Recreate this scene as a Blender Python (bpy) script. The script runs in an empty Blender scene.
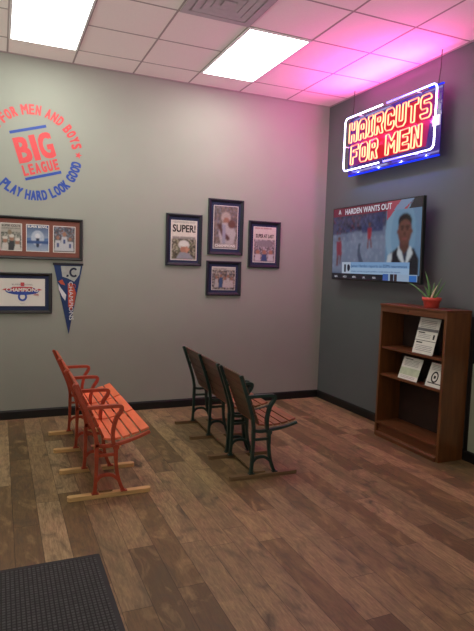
import bpy, math, random
from mathutils import Vector, Matrix
random.seed(7)
C = bpy.context.scene.collection
PI = math.pi

# ------------------------------------------------------------------ helpers
class MB:
    def __init__(s): s.v=[]; s.f=[]; s.m=[]; s.sm=[]; s.col={}
    def add(s, vs, fs, mi=0, smooth=False):
        o=len(s.v); s.v+= [tuple(v) for v in vs]
        for f in fs: s.f.append([o+i for i in f]); s.m.append(mi); s.sm.append(smooth)
    def box(s, a, b, mi=0, T=None):
        x0,y0,z0=a; x1,y1,z1=b
        vs=[(x0,y0,z0),(x1,y0,z0),(x1,y1,z0),(x0,y1,z0),(x0,y0,z1),(x1,y0,z1),(x1,y1,z1),(x0,y1,z1)]
        if T: vs=[T(*v) for v in vs]
        s.add(vs,[(0,3,2,1),(4,5,6,7),(0,1,5,4),(1,2,6,5),(2,3,7,6),(3,0,4,7)],mi)
    def prism(s, poly, d0, d1, T, mi=0):
        """poly in (u,v), extruded over the third coordinate, mapped by T(u,v,d)"""
        n=len(poly)
        vs=[T(u,v,d0) for u,v in poly]+[T(u,v,d1) for u,v in poly]
        fs=[tuple(range(n)), tuple(range(2*n-1,n-1,-1))]
        fs+=[(i,i+n,(i+1)%n+n,(i+1)%n) for i in range(n)]
        s.add(vs,fs,mi)
    def ribbon(s, pts, w, d0, d1, T, mi=0):
        """flat bar following pts in (u,v) with half widths w, thick d0..d1"""
        n=len(pts); L=[];R=[]
        for i,(u,v) in enumerate(pts):
            a=pts[max(0,i-1)]; b=pts[min(n-1,i+1)]
            t=Vector((b[0]-a[0],b[1]-a[1])).normalized(); ww=w[i] if isinstance(w,(list,tuple)) else w
            L.append((u-t.y*ww,v+t.x*ww)); R.append((u+t.y*ww,v-t.x*ww))
        vs=[]
        for i in range(n): vs+=[T(*L[i],d0),T(*R[i],d0),T(*R[i],d1),T(*L[i],d1)]
        fs=[(0,1,2,3),tuple(4*n-4+k for k in (3,2,1,0))]
        for i in range(n-1):
            a=4*i;b=a+4
            for k in range(4): fs.append((a+k,b+k,b+(k+1)%4,a+(k+1)%4))
        s.add(vs,fs,mi)
    def tube(s, pts, r, closed=False, seg=8, mi=0):
        pts=[Vector(p) for p in pts]; n=len(pts); rings=[]
        ref=None
        for i,p in enumerate(pts):
            if closed: a=pts[i-1]; b=pts[(i+1)%n]
            else: a=pts[max(0,i-1)]; b=pts[min(n-1,i+1)]
            t1=(p-a).normalized() if (p-a).length>1e-7 else None
            t2=(b-p).normalized() if (b-p).length>1e-7 else None
            t=(t1+t2).normalized() if t1 and t2 and (t1+t2).length>1e-4 else (t2 or t1)
            k=1.0
            if t1 and t2: k=min(1.5,1/max(.5,abs(t.dot(t2))))
            if ref is None:
                ref=Vector((0,0,1)) if abs(t.z)<.9 else Vector((1,0,0))
                ref=(ref-t*ref.dot(t)).normalized()
            else:
                q=ref-t*ref.dot(t)
                if q.length>1e-4: ref=q.normalized()
            bi=t.cross(ref); rr=r[i] if isinstance(r,(list,tuple)) else r
            rings.append([p+(ref*math.cos(2*PI*j/seg)+bi*math.sin(2*PI*j/seg))*rr*k for j in range(seg)])
        vs=[v for rg in rings for v in rg]; fs=[]
        m=n if closed else n-1
        for i in range(m):
            a=i*seg; b=((i+1)%n)*seg
            # closed loops may need a twist offset
            off=0
            if closed and i==n-1:
                off=min(range(seg),key=lambda o:(rings[i][0]-rings[0][o]).length)
            for j in range(seg):
                fs.append((a+j,a+(j+1)%seg,b+(j+1+off)%seg,b+(j+off)%seg))
        if not closed: fs+=[tuple(range(seg-1,-1,-1)),tuple((n-1)*seg+j for j in range(seg))]
        s.add(vs,fs,mi,True)
    def lathe(s, prof, c, seg=28, mi=0, sq=0):
        vs=[];n=len(prof)
        for r,z in prof:
            for j in range(seg):
                a=2*PI*j/seg; vs.append((c[0]+r*math.cos(a),c[1]+r*math.sin(a),c[2]+z))
        fs=[(i*seg+j,i*seg+(j+1)%seg,(i+1)*seg+(j+1)%seg,(i+1)*seg+j) for i in range(n-1) for j in range(seg)]
        fs+=[tuple(range(seg-1,-1,-1)),tuple((n-1)*seg+j for j in range(seg))]
        s.add(vs,fs,mi,True)
    def text(s, body, T, u, v, size, sx=1.0, mi=0, bold=0.0, d=.002, align='CENTER', width=None, rot=0, space=1.0):
        """flat lettering; T maps (u,v,d). size is the cap height"""
        cu=bpy.data.curves.new('lettering','FONT'); cu.body=body; cu.size=1/.70; cu.align_x=align
        cu.resolution_u=3; cu.space_character=space
        ob=bpy.data.objects.new('lettering',cu)
        me=bpy.data.meshes.new_from_object(ob)
        vs=[w.co.copy() for w in me.vertices]
        if width and vs:
            x0=min(w.x for w in vs); x1=max(w.x for w in vs); sx=width/((x1-x0)*size)
            if align=='CENTER':
                for w in vs: w.x-=(x0+x1)/2
        ca,sa=math.cos(rot),math.sin(rot)
        e=bold*size
        for n_,(ex_,ey_) in enumerate([(0,0)] if not bold else [(0,0),(-e,-e),(e,-e),(-e,e),(e,e)]):
            out=[]
            for w in vs:
                x=w.x*size*sx+ex_; y=w.y*size+ey_
                out.append(T(u+x*ca-y*sa, v+x*sa+y*ca, d+n_*.00006))
            s.add(out,[tuple(p.vertices) for p in me.polygons],mi)
        bpy.data.objects.remove(ob); bpy.data.curves.remove(cu); bpy.data.meshes.remove(me)
    def canvas(s, cv, T, u0, v0, u1, v1, d, mi=0):
        """paint a grid of coloured cells (printed picture)"""
        nx,ny=cv.w,cv.h; o=len(s.v)
        for j in range(ny+1):
            for i in range(nx+1):
                s.v.append(tuple(T(u0+(u1-u0)*i/nx, v1-(v1-v0)*j/ny, d)))
        for j in range(ny):
            for i in range(nx):
                a=o+j*(nx+1)+i
                s.col[len(s.f)]=cv.p[j][i]
                s.f.append([a+nx+1,a+nx+2,a+1,a]); s.m.append(mi); s.sm.append(False)
    def build(s, name, mats, parent=None, bevel=0):
        me=bpy.data.meshes.new(name); me.from_pydata(s.v,[],s.f)
        if not isinstance(mats,(list,tuple)): mats=[mats]
        for m in mats: me.materials.append(m)
        for p,mi,sm in zip(me.polygons,s.m,s.sm): p.material_index=mi; p.use_smooth=sm
        if s.col:
            at=me.color_attributes.new('print','FLOAT_COLOR','CORNER')
            for k,c in s.col.items():
                for li in me.polygons[k].loop_indices: at.data[li].color=(*c,1)
        me.validate(); me.update()
        o=bpy.data.objects.new(name,me); C.objects.link(o)
        if parent: 
            o.parent=parent; o.matrix_parent_inverse=Matrix.Translation(parent.location).inverted() if False else Matrix.Identity(4)
            o.location=-Vector(parent.get('_w',(0,0,0)))
        if bevel:
            b=o.modifiers.new('bevel','BEVEL'); b.width=bevel; b.segments=2; b.limit_method='ANGLE'
        return o

class Canvas:
    def __init__(s,w,h,c): s.w=w;s.h=h;s.p=[[c]*w for _ in range(h)]
    def set(s,i,j,c):
        if 0<=i<s.w and 0<=j<s.h: s.p[j][i]=c
    def rect(s,x0,y0,x1,y1,c):   # fractions
        for j in range(int(y0*s.h),int(math.ceil(y1*s.h))):
            for i in range(int(x0*s.w),int(math.ceil(x1*s.w))): s.set(i,j,c)
    def ell(s,cx,cy,rx,ry,c):
        for j in range(s.h):
            for i in range(s.w):
                if (((i+.5)/s.w-cx)/rx)**2+(((j+.5)/s.h-cy)/ry)**2<=1: s.set(i,j,c)
    def poly(s,pts,c):
        for j in range(s.h):
            for i in range(s.w):
                x=(i+.5)/s.w;y=(j+.5)/s.h;ins=False;n=len(pts)
                for k in range(n):
                    x0,y0=pts[k];x1,y1=pts[k-1]
                    if (y0>y)!=(y1>y) and x<(x1-x0)*(y-y0)/(y1-y0)+x0: ins=not ins
                if ins: s.set(i,j,c)
    def grad(s,y0,y1,c0,c1,x0=0,x1=1):
        for j in range(int(y0*s.h),int(math.ceil(y1*s.h))):
            t=((j+.5)/s.h-y0)/(y1-y0)
            for i in range(int(x0*s.w),int(math.ceil(x1*s.w))): s.set(i,j,tuple(a+(b-a)*t for a,b in zip(c0,c1)))
    def speck(s,x0,y0,x1,y1,cols,prob,seed=1,bl=1):
        R=random.Random(seed)
        for j in range(int(y0*s.h),int(y1*s.h),bl):
            for i in range(int(x0*s.w),int(x1*s.w),bl):
                if R.random()<prob:
                    c=R.choice(cols)
                    for a in range(bl):
                        for b in range(bl):
                            if i+b<int(x1*s.w) and j+a<int(y1*s.h): s.set(i+b,j+a,c)
    def soften(s,k=.85,n=1):
        for _ in range(n):
            o=[r[:] for r in s.p]
            for j in range(s.h):
                for i in range(s.w):
                    acc=[0,0,0]; m=0
                    for dj,di,w_ in ((0,0,4),(1,0,2),(-1,0,2),(0,1,2),(0,-1,2),(1,1,1),(-1,-1,1),(1,-1,1),(-1,1,1)):
                        a=j+dj; b=i+di
                        if 0<=a<s.h and 0<=b<s.w:
                            for q_ in range(3): acc[q_]+=o[a][b][q_]*w_
                            m+=w_
                    s.p[j][i]=tuple(x/m for x in acc)
        s.p=[[tuple(x*k for x in c) for c in r] for r in s.p]
    def noise(s,amt,seed=3):
        R=random.Random(seed)
        for j in range(s.h):
            for i in range(s.w):
                k=1+R.uniform(-amt,amt); s.p[j][i]=tuple(max(0,x*k) for x in s.p[j][i])

def thing(name,label,cat,loc=(0,0,0),group=None):
    o=bpy.data.objects.new(name,None); C.objects.link(o); o.location=loc; o['_w']=tuple(loc)
    o.empty_display_size=.05
    return tag(o,label,cat,group)
def tag(o,label,cat,group=None):
    o['label']=label; o['category']=cat
    if group: o['group']=group
    return o
def struct(o): o['kind']='structure'; return o
def reorigin(o, loc):
    """put a mesh object's origin at its base"""
    o.data.transform(Matrix.Translation(-Vector(loc))); o.location=loc; return o

def smooth(pts,k=4):
    out=[]; n=len(pts)
    for i in range(n-1):
        p0=pts[max(0,i-1)];p1=pts[i];p2=pts[i+1];p3=pts[min(n-1,i+2)]
        for q in range(k):
            t=q/k
            out.append(tuple(.5*((2*b)+(-a+c)*t+(2*a-5*b+4*c-d)*t*t+(-a+3*b-3*c+d)*t**3) for a,b,c,d in zip(p0,p1,p2,p3)))
    out.append(tuple(pts[-1])); return out

# ------------------------------------------------------------------ materials
def lin(c):
    return tuple(x/12.92 if x<=.04045 else ((x+.055)/1.055)**2.4 for x in c)
def hexc(h): return lin(tuple(int(h[i:i+2],16)/255 for i in (0,2,4)))
def newmat(name):
    m=bpy.data.materials.new(name); m.use_nodes=True; nt=m.node_tree; nt.nodes.clear()
    out=nt.nodes.new('ShaderNodeOutputMaterial'); return m,nt,out
def N(nt,t,**kw):
    n=nt.nodes.new(t)
    for k,v in kw.items(): setattr(n,k,v)
    return n
def mat(name,col,rough=.6,metal=0,var=.12,scale=20,bump=0,stretch=(1,1,1),emit=None,es=0,col2=None,coat=0,spec=.5):
    m,nt,out=newmat(name); b=N(nt,'ShaderNodeBsdfPrincipled'); L=nt.links.new
    L(b.outputs[0],out.inputs[0])
    tc=N(nt,'ShaderNodeNewGeometry'); mp=N(nt,'ShaderNodeMapping'); mp.inputs['Scale'].default_value=stretch
    L(tc.outputs['Position'],mp.inputs[0])
    nz=N(nt,'ShaderNodeTexNoise'); nz.inputs['Scale'].default_value=scale; nz.inputs['Detail'].default_value=5
    L(mp.outputs[0],nz.inputs[0])
    rp=N(nt,'ShaderNodeValToRGB'); e=rp.color_ramp.elements
    c2=col2 or tuple(x*(1+var) for x in col)
    e[0].position=.3; e[1].position=.7
    e[0].color=(*[x*(1-var) for x in col],1); e[1].color=(*c2,1)
    L(nz.outputs[0],rp.inputs[0]); L(rp.outputs[0],b.inputs['Base Color'])
    b.inputs['Roughness'].default_value=rough; b.inputs['Metallic'].default_value=metal
    b.inputs['Specular IOR Level'].default_value=spec
    if coat: b.inputs['Coat Weight'].default_value=coat
    if bump:
        bp=N(nt,'ShaderNodeBump'); bp.inputs['Strength'].default_value=bump; bp.inputs['Distance'].default_value=.004
        L(nz.outputs[0],bp.inputs['Height']); L(bp.outputs[0],b.inputs['Normal'])
    if emit: b.inputs['Emission Color'].default_value=(*emit,1); b.inputs['Emission Strength'].default_value=es
    return m
def print_mat(name,emit=0,rough=.5,gain=1):
    m,nt,out=newmat(name); b=N(nt,'ShaderNodeBsdfPrincipled'); L=nt.links.new; L(b.outputs[0],out.inputs[0])
    a=N(nt,'ShaderNodeAttribute'); a.attribute_name='print'
    if emit:
        b.inputs['Base Color'].default_value=(.01,.01,.012,1); L(a.outputs['Color'],b.inputs['Emission Color']); b.inputs['Emission Strength'].default_value=emit
    else: L(a.outputs['Color'],b.inputs['Base Color'])
    b.inputs['Roughness'].default_value=rough; return m
def glow(name,core,edge,s_core,s_edge,p0=.25,p1=.75):
    """gas tube: white-hot core, coloured rim"""
    m,nt,out=newmat(name); L=nt.links.new
    lw=N(nt,'ShaderNodeLayerWeight'); lw.inputs['Blend'].default_value=.42
    rp=N(nt,'ShaderNodeValToRGB'); rp.color_ramp.elements[0].position=p0; rp.color_ramp.elements[1].position=p1
    rp.color_ramp.elements[0].color=(*[x*s_core for x in core],1); rp.color_ramp.elements[1].color=(*[x*s_edge for x in edge],1)
    e=N(nt,'ShaderNodeEmission'); e.inputs['Strength'].default_value=1
    L(lw.outputs['Facing'],rp.inputs[0]); L(rp.outputs[0],e.inputs[0]); L(e.outputs[0],out.inputs[0]); return m
def emis(name,c,s):
    m,nt,out=newmat(name); e=N(nt,'ShaderNodeEmission'); e.inputs[0].default_value=(*c,1); e.inputs[1].default_value=s
    nt.links.new(e.outputs[0],out.inputs[0]); return m

def floor_mat():
    m,nt,out=newmat('vinyl plank floor'); L=nt.links.new; b=N(nt,'ShaderNodeBsdfPrincipled'); L(b.outputs[0],out.inputs[0])
    g=N(nt,'ShaderNodeNewGeometry'); sp=N(nt,'ShaderNodeSeparateXYZ'); L(g.outputs['Position'],sp.inputs[0])
    def M(op,a,bb=None,c=None):
        n=N(nt,'ShaderNodeMath',operation=op)
        for i,v in enumerate((a,bb,c)):
            if v is None: continue
            if isinstance(v,(int,float)): n.inputs[i].default_value=v
            else: L(v,n.inputs[i])
        return n.outputs[0]
    W_,LN=.149,1.22
    xr=M('DIVIDE',M('ADD',sp.outputs[0],.078),W_); row=M('FLOOR',xr); fx=M('FRACT',xr)
    wn=N(nt,'ShaderNodeTexWhiteNoise',noise_dimensions='1D'); L(row,wn.inputs['W'])
    yr=M('ADD',M('DIVIDE',sp.outputs[1],LN),wn.outputs['Value']); col=M('FLOOR',yr); fy=M('FRACT',yr)
    cb=N(nt,'ShaderNodeCombineXYZ'); L(row,cb.inputs[0]); L(col,cb.inputs[1])
    w2=N(nt,'ShaderNodeTexWhiteNoise',noise_dimensions='3D'); L(cb.outputs[0],w2.inputs['Vector'])
    # grain coordinates, shifted per plank
    off=N(nt,'ShaderNodeVectorMath',operation='SCALE'); L(w2.outputs['Color'],off.inputs[0]); off.inputs['Scale'].default_value=31
    ad=N(nt,'ShaderNodeVectorMath',operation='ADD'); L(g.outputs['Position'],ad.inputs[0]); L(off.outputs[0],ad.inputs[1])
    def noise(scale,st,det=6,dist=0,rough=.6):
        mp=N(nt,'ShaderNodeMapping'); mp.inputs['Scale'].default_value=st; L(ad.outputs[0],mp.inputs[0])
        n=N(nt,'ShaderNodeTexNoise'); n.inputs['Scale'].default_value=scale; n.inputs['Detail'].default_value=det; n.inputs['Distortion'].default_value=dist
        n.inputs['Roughness'].default_value=rough
        L(mp.outputs[0],n.inputs[0]); return n.outputs[0]
    grain=noise(9,(7,.9,1),8,.6,.7); blotch=noise(4.5,(1.6,.7,1),5,1.2,.6); fine=noise(40,(3,.35,1),3)
    base=N(nt,'ShaderNodeValToRGB'); base.color_ramp.interpolation='LINEAR'
    els=base.color_ramp.elements; els[0].position=0; els[0].color=(*hexc('665339'),1); els[1].position=1; els[1].color=(*hexc('b69d76'),1)
    for p,c in ((.3,'7d6443'),(.55,'937d5c'),(.8,'a18661')):
        e=els.new(p); e.color=(*hexc(c),1)
    L(w2.outputs['Value'],base.inputs[0])
    def mix(fac,a,bv,mode='MIX'):
        n=N(nt,'ShaderNodeMix',data_type='RGBA',blend_type=mode)
        if isinstance(fac,(int,float)): n.inputs[0].default_value=fac
        else: L(fac,n.inputs[0])
        for i,v in ((6,a),(7,bv)):
            if isinstance(v,tuple): n.inputs[i].default_value=(*v,1)
            else: L(v,n.inputs[i])
        return n.outputs[2]
    def ramp(x,p0,p1,c0=(0,0,0),c1=(1,1,1)):
        r=N(nt,'ShaderNodeValToRGB'); r.color_ramp.elements[0].position=p0; r.color_ramp.elements[1].position=p1
        r.color_ramp.elements[0].color=(*c0,1); r.color_ramp.elements[1].color=(*c1,1); L(x,r.inputs[0]); return r.outputs[0]
    c=mix(ramp(grain,.35,.68),base.outputs[0],hexc('5a4732'),'MIX')
    c=mix(.62,base.outputs[0],c)
    c=mix(ramp(blotch,.52,.72),c,hexc('5a4e3c'))
    c2=mix(ramp(blotch,.32,.46,(.38,.38,.38),(0,0,0)),c,hexc('b89c6c'))
    c3=mix(ramp(fine,.4,.7,(0,0,0),(.35,.35,.35)),c2,hexc('4c4033'))
    # seams
    ex=M('MINIMUM',fx,M('SUBTRACT',1,fx)); ey=M('MINIMUM',fy,M('SUBTRACT',1,fy))
    sx=M('LESS_THAN',ex,.014); sy=M('LESS_THAN',ey,.0018); seam=M('MAXIMUM',sx,sy)
    c4=mix(M('MULTIPLY',seam,.55),c3,hexc('2a2018'))
    L(c4,b.inputs['Base Color'])
    b.inputs['Roughness'].default_value=.5; b.inputs['Specular IOR Level'].default_value=.25
    bp=N(nt,'ShaderNodeBump'); bp.inputs['Strength'].default_value=.15; bp.inputs['Distance'].default_value=.003
    L(M('SUBTRACT',grain,seam),bp.inputs['Height']); L(bp.outputs[0],b.inputs['Normal'])
    return m
def mat_mat():
    m,nt,out=newmat('waffle mat'); L=nt.links.new; b=N(nt,'ShaderNodeBsdfPrincipled'); L(b.outputs[0],out.inputs[0])
    g=N(nt,'ShaderNodeNewGeometry')
    ck=N(nt,'ShaderNodeTexBrick'); ck.offset=0; ck.inputs['Scale'].default_value=1; ck.inputs['Brick Width'].default_value=.021; ck.inputs['Row Height'].default_value=.021; ck.inputs['Mortar Size'].default_value=.0045
    ck.inputs['Mortar Smooth'].default_value=.6
    nz=N(nt,'ShaderNodeTexNoise'); nz.inputs['Scale'].default_value=160
    L(g.outputs['Position'],ck.inputs[0]); L(g.outputs['Position'],nz.inputs[0])
    ck.inputs['Color1'].default_value=(*hexc('5a5c5c'),1); ck.inputs['Color2'].default_value=(*hexc('4c4e4e'),1); ck.inputs['Mortar'].default_value=(*hexc('2c2d2d'),1)
    mx=N(nt,'ShaderNodeMix',data_type='RGBA',blend_type='MULTIPLY'); mx.inputs[0].default_value=.6; L(ck.outputs[0],mx.inputs[6]); L(nz.outputs[0],mx.inputs[7]); L(mx.outputs[2],b.inputs['Base Color'])
    b.inputs['Roughness'].default_value=.95
    bp=N(nt,'ShaderNodeBump'); bp.invert=True; bp.inputs['Strength'].default_value=.6; bp.inputs['Distance'].default_value=.004; L(ck.outputs['Fac'],bp.inputs['Height']); L(bp.outputs[0],b.inputs['Normal'])
    return m

def red_glow_mat():  # near-black base; the neon's red to violet light is put into emission
    m=mat('red glow behind letters',hexc('22040a'),.4,var=.1,spec=.1); nt=m.node_tree; b=[n for n in nt.nodes if n.type=='BSDF_PRINCIPLED'][0]
    g=N(nt,'ShaderNodeNewGeometry'); sp=N(nt,'ShaderNodeSeparateXYZ'); mr=N(nt,'ShaderNodeMapRange'); rp=N(nt,'ShaderNodeValToRGB')
    nt.links.new(g.outputs['Position'],sp.inputs[0]); nt.links.new(sp.outputs[1],mr.inputs[0]); mr.inputs[1].default_value=3.98; mr.inputs[2].default_value=5.32
    e=rp.color_ramp.elements; e[0].position=0; e[1].position=1; e[0].color=(*hexc('7a1a90'),1); e[1].color=(*hexc('5a1c9c'),1)
    for p_,c_ in ((.18,'d8122c'),(.62,'e01028'),(.8,'a81860')):
        k=e.new(p_); k.color=(*hexc(c_),1)
    nt.links.new(mr.outputs[0],rp.inputs[0]); nt.links.new(rp.outputs[0],b.inputs['Emission Color']); b.inputs['Emission Strength'].default_value=.8
    return m
MT=dict(
 floor=floor_mat(), mat=mat_mat(), matedge=mat('mat rubber edge',hexc('2c2d2e'),.8),
 wall=mat('light grey wall paint',hexc('92978c'),.75,var=.02,scale=3,bump=.03),
 wallR=mat('dark grey wall paint',hexc('565c5d'),.7,var=.03,scale=3,bump=.03),
 ceil=mat('ceiling tile',hexc('efe6e1'),.9,var=.02,scale=90,bump=.1),
 tbar=mat('ceiling grid metal',hexc('a89d9b'),.95,var=.03,spec=.02),
 base=mat('black baseboard',hexc('111112'),.45,var=.1),
 lens=emis('lit diffuser',(.99,1.0,.90),13),
 lframe=mat('white light frame',hexc('dddddd'),.5,var=.02),
 vent=mat('vent metal',hexc('b4acb0'),.6,var=.05), ventd=mat('vent backing grey',hexc('aaa2a5'),.8),  # backing a touch darker than the louver metal
 red=mat('red vinyl',hexc('d3484c'),.5,var=.03), blue=mat('blue vinyl',hexc('24469c'),.5,var=.03),
 navyframe=mat('navy frame',hexc('0c1120'),.55,var=.1), navymat=mat('navy mount',hexc('1f2a48'),.85,var=.06),
 blackframe=mat('black frame',hexc('110f10'),.5,var=.1), brownmat=mat('brown mount',hexc('74463a'),.8,var=.06),
 white=mat('white paper',hexc('dcdad2'),.6,var=.03), ink=mat('black ink',hexc('15130f'),.6), greyink=mat('grey ink',hexc('77767a'),.6),
 bluein=mat('blue ink',hexc('2a4699'),.6), redin=mat('red ink',hexc('b94046'),.6), orangein=mat('orange ink',hexc('cf5a38'),.6),
 prt=print_mat('printed picture'), prtf=print_mat('felt print',rough=.9),
 tvb=mat('tv plastic',hexc('0c0c0e'),.3,var=.1,coat=.3), tvs=print_mat('tv screen',emit=.62,rough=.15),
 tvt=emis('tv white lettering',(.8,.8,.9),.6), tvd=emis('tv dark lettering',(.04,.07,.14),1),
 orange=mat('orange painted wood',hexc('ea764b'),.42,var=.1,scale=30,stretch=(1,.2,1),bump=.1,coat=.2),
 orangeshade=mat('shaded orange back slats',hexc('aa482c'),.45,var=.12,scale=30,stretch=(1,.2,1),bump=.1),  # same orange paint, darkened: shade of the rear side put into the colour
 orangei=mat('orange painted iron',hexc('a8432a'),.4,var=.18,scale=25,bump=.1,coat=.2),
 greeni=mat('dark green painted iron',hexc('11302c'),.4,var=.25,scale=25,bump=.1,coat=.3),
 slat=mat('varnished slat wood',hexc('8a5232'),.4,var=.3,scale=12,stretch=(3,.3,3),bump=.1,coat=.3),
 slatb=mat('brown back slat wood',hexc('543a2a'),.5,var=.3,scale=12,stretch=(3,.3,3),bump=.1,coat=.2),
 pine=mat('pale pine board',hexc('d3ac74'),.6,var=.2,scale=14,stretch=(.4,3,3),bump=.1),
 pine2=mat('brown pine board',hexc('8a6747'),.6,var=.25,scale=14,stretch=(3,.4,3),bump=.1),
 pine3=mat('weathered board',hexc('7a6043'),.6,var=.25,scale=14,stretch=(.4,3,3),bump=.1),
 shelf=mat('stained bookcase wood',hexc('653b1b'),.4,var=.25,scale=9,stretch=(3,3,.35),bump=.08,coat=.2),
 shelfh=mat('stained shelf board wood',hexc('60351b'),.45,var=.25,scale=9,stretch=(3,.35,3),bump=.08),
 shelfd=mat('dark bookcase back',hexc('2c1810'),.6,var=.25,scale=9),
 pot=mat('red clay pot',hexc('c9483c'),.5,var=.1), soil=mat('potting soil',hexc('2b1d14'),.95,var=.4,scale=120,bump=.6),
 aloe=mat('aloe leaf',hexc('53804a'),.45,var=.25,scale=18), tip=mat('pale leaf',hexc('c9b79a'),.5,var=.2),
 acry=mat('black stand plastic',hexc('151515'),.35),
 back=mat('sign backing acrylic',hexc('120834'),.2,var=.1,emit=hexc('4a1cb0'),es=.3),  # violet emission stands in for tube light falling on the acrylic
 redglow=red_glow_mat(),
 edge=emis('blue lit acrylic edge',hexc('1c34ff'),1.3),
 tr=glow('red neon tube',(1,.72,.34),(1,.03,.10),1.9,1.7,.08,.62), tb=glow('blue white neon tube',(.85,.88,1),(.16,.12,1),7,5),
 mag=emis('magenta glass',hexc('e040d0'),1.2),
 wire=mat('black cord',hexc('101010'),.5), whitebox=mat('white transformer',hexc('d8d8e0'),.4,emit=(.8,.7,1),es=.35),  # faint violet light put into the transformer white as emission
 pale=mat('pale green grey panel',hexc('a7b09c'),.5,var=.04), dglass=mat('dark glossy panel',hexc('23272a'),.15),
)

# ------------------------------------------------------------------ dimensions
YW, XW, H = 5.975, 3.744, 3.618
LW=lambda u,v,d:(u, YW-d, v)                 # on the left-hand wall: u along it, v up, d out
RW=lambda u,v,d:(XW-d, 5.40-u, v)            # on the right-hand wall: u rightwards from y=5.40
I3=lambda x,y,z:(x,y,z)

# ------------------------------------------------------------------ setting
def slab(name,a,b,m):
    q=MB(); q.box(a,b); o=q.build(name,m); return struct(o)
slab('floor',(-3.5,-2.5,-.1),(XW+.12,YW+.12,0),MT['floor'])
slab('ceiling',(-3.5,-2.5,H),(XW+.12,YW+.12,H+.1),MT['ceil'])
slab('wall_left',(-3.5,YW,0),(XW+.12,YW+.12,H),MT['wall'])
slab('wall_right',(XW,-2.5,0),(XW+.12,YW,H),MT['wallR'])
def baseboard(name,T,u0,u1):
    q=MB(); q.prism([(0,0),(.014,0),(.014,.078),(.006,.094),(0,.094)],u0,u1,T); return struct(q.build(name,MT['base']))
baseboard('baseboard_left',lambda d,v,u:(u,YW-d,v),-3.5,XW-.001)
baseboard('baseboard_right',lambda d,v,u:(XW-d,u,v),-2.5,YW-.001)
# suspended ceiling grid
q=MB(); gx=[]; x=1.914
while x>-3.4: x-=.61
while x<XW-.05: gx.append(x); x+=.61
gy=[]; y=4.36
while y>-2.4: y-=.61
while y<YW: gy.append(y); y+=.61
for x in gx: q.box((x-.008,-2.5,H-.002),(x+.008,YW,H))
for y in gy: q.box((-3.5,y-.008,H-.0022),(XW,y+.008,H))
q.box((-3.5,YW-.022,H-.006),(XW,YW,H)); q.box((XW-.022,-2.5,H-.006),(XW,YW,H))
struct(q.build('trim_1',MT['tbar']))

# ------------------------------------------------------------------ ceiling fittings
def rrect(x0,y0,x1,y1,r,k=4):
    out=[]
    for cx,cy,a0 in ((x1-r,y1-r,0),(x0+r,y1-r,90),(x0+r,y0+r,180),(x1-r,y0+r,270)):
        for i in range(k+1):
            a=math.radians(a0+90*i/k); out.append((cx+r*math.cos(a),cy+r*math.sin(a)))
    return out
def ceiling_light(x0,y0,label):
    x1,y1=x0+.61,y0+1.22; cx,cy=(x0+x1)/2,(y0+y1)/2
    t=thing('ceiling_light',label,'ceiling light',(cx,cy,H-.004),'fluorescent troffers in the tiled ceiling')
    q=MB(); zz=H-.014
    for a,b in (((x0+.005,y0+.005,zz),(x0+.024,y1-.005,H-.004)),((x1-.024,y0+.005,zz),(x1-.005,y1-.005,H-.004)),((x0+.024,y0+.005,zz),(x1-.024,y0+.024,H-.004)),((x0+.024,y1-.024,zz),(x1-.024,y1-.005,H-.004))): q.box(a,b)
    q.build('light_frame',MT['lframe'],t)
    q=MB(); q.prism(rrect(x0+.022,y0+.022,x1-.022,y1-.022,.03),H-.012,H-.006,I3); q.build('diffuser',MT['lens'],t)
gx0=1.914
ceiling_light(gx0,4.36,'lit white ceiling panel beside the ceiling vent, nearer the red and blue sign')
ceiling_light(gx0-3*.61,4.36,'lit white ceiling panel above the round red and blue wall lettering')
# vent
vx0,vy0=gx0-.61,4.36-.61
t=thing('ceiling_vent','square grey stepped air vent set in the tiled ceiling','vent',(vx0+.305,vy0+.305,H-.004))
cx,cy=vx0+.305,vy0+.305
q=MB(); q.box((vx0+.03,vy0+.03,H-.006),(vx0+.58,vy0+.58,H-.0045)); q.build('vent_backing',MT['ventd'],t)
def sqring(q,r0,r1,z0,z1):
    for i in range(4):
        a=PI/2*i; ca,sa=math.cos(a),math.sin(a)
        P=lambda x,y,z:(cx+x*ca-y*sa,cy+x*sa+y*ca,z)
        vs=[P(-r0,-r0,z0),P(r0,-r0,z0),P(r1,-r1,z1),P(-r1,-r1,z1),P(-r0,-r0,z0+.004),P(r0,-r0,z0+.004),P(r1,-r1,z1+.004),P(-r1,-r1,z1+.004)]
        q.add(vs,[(0,1,2,3),(7,6,5,4),(0,4,5,1),(3,2,6,7),(0,3,7,4),(1,5,6,2)])
q=MB(); sqring(q,.298,.240,H-.014,H-.014); q.build('vent_frame',MT['vent'],t)
for r in (.225,.165,.105):
    q=MB(); sqring(q,r,r-.05,H-.016,H-.012); q.build('louver',MT['vent'],t)
q=MB(); q.box((cx-.047,cy-.047,H-.022),(cx+.047,cy+.047,H-.018)); q.build('louver',MT['vent'],t)

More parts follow.
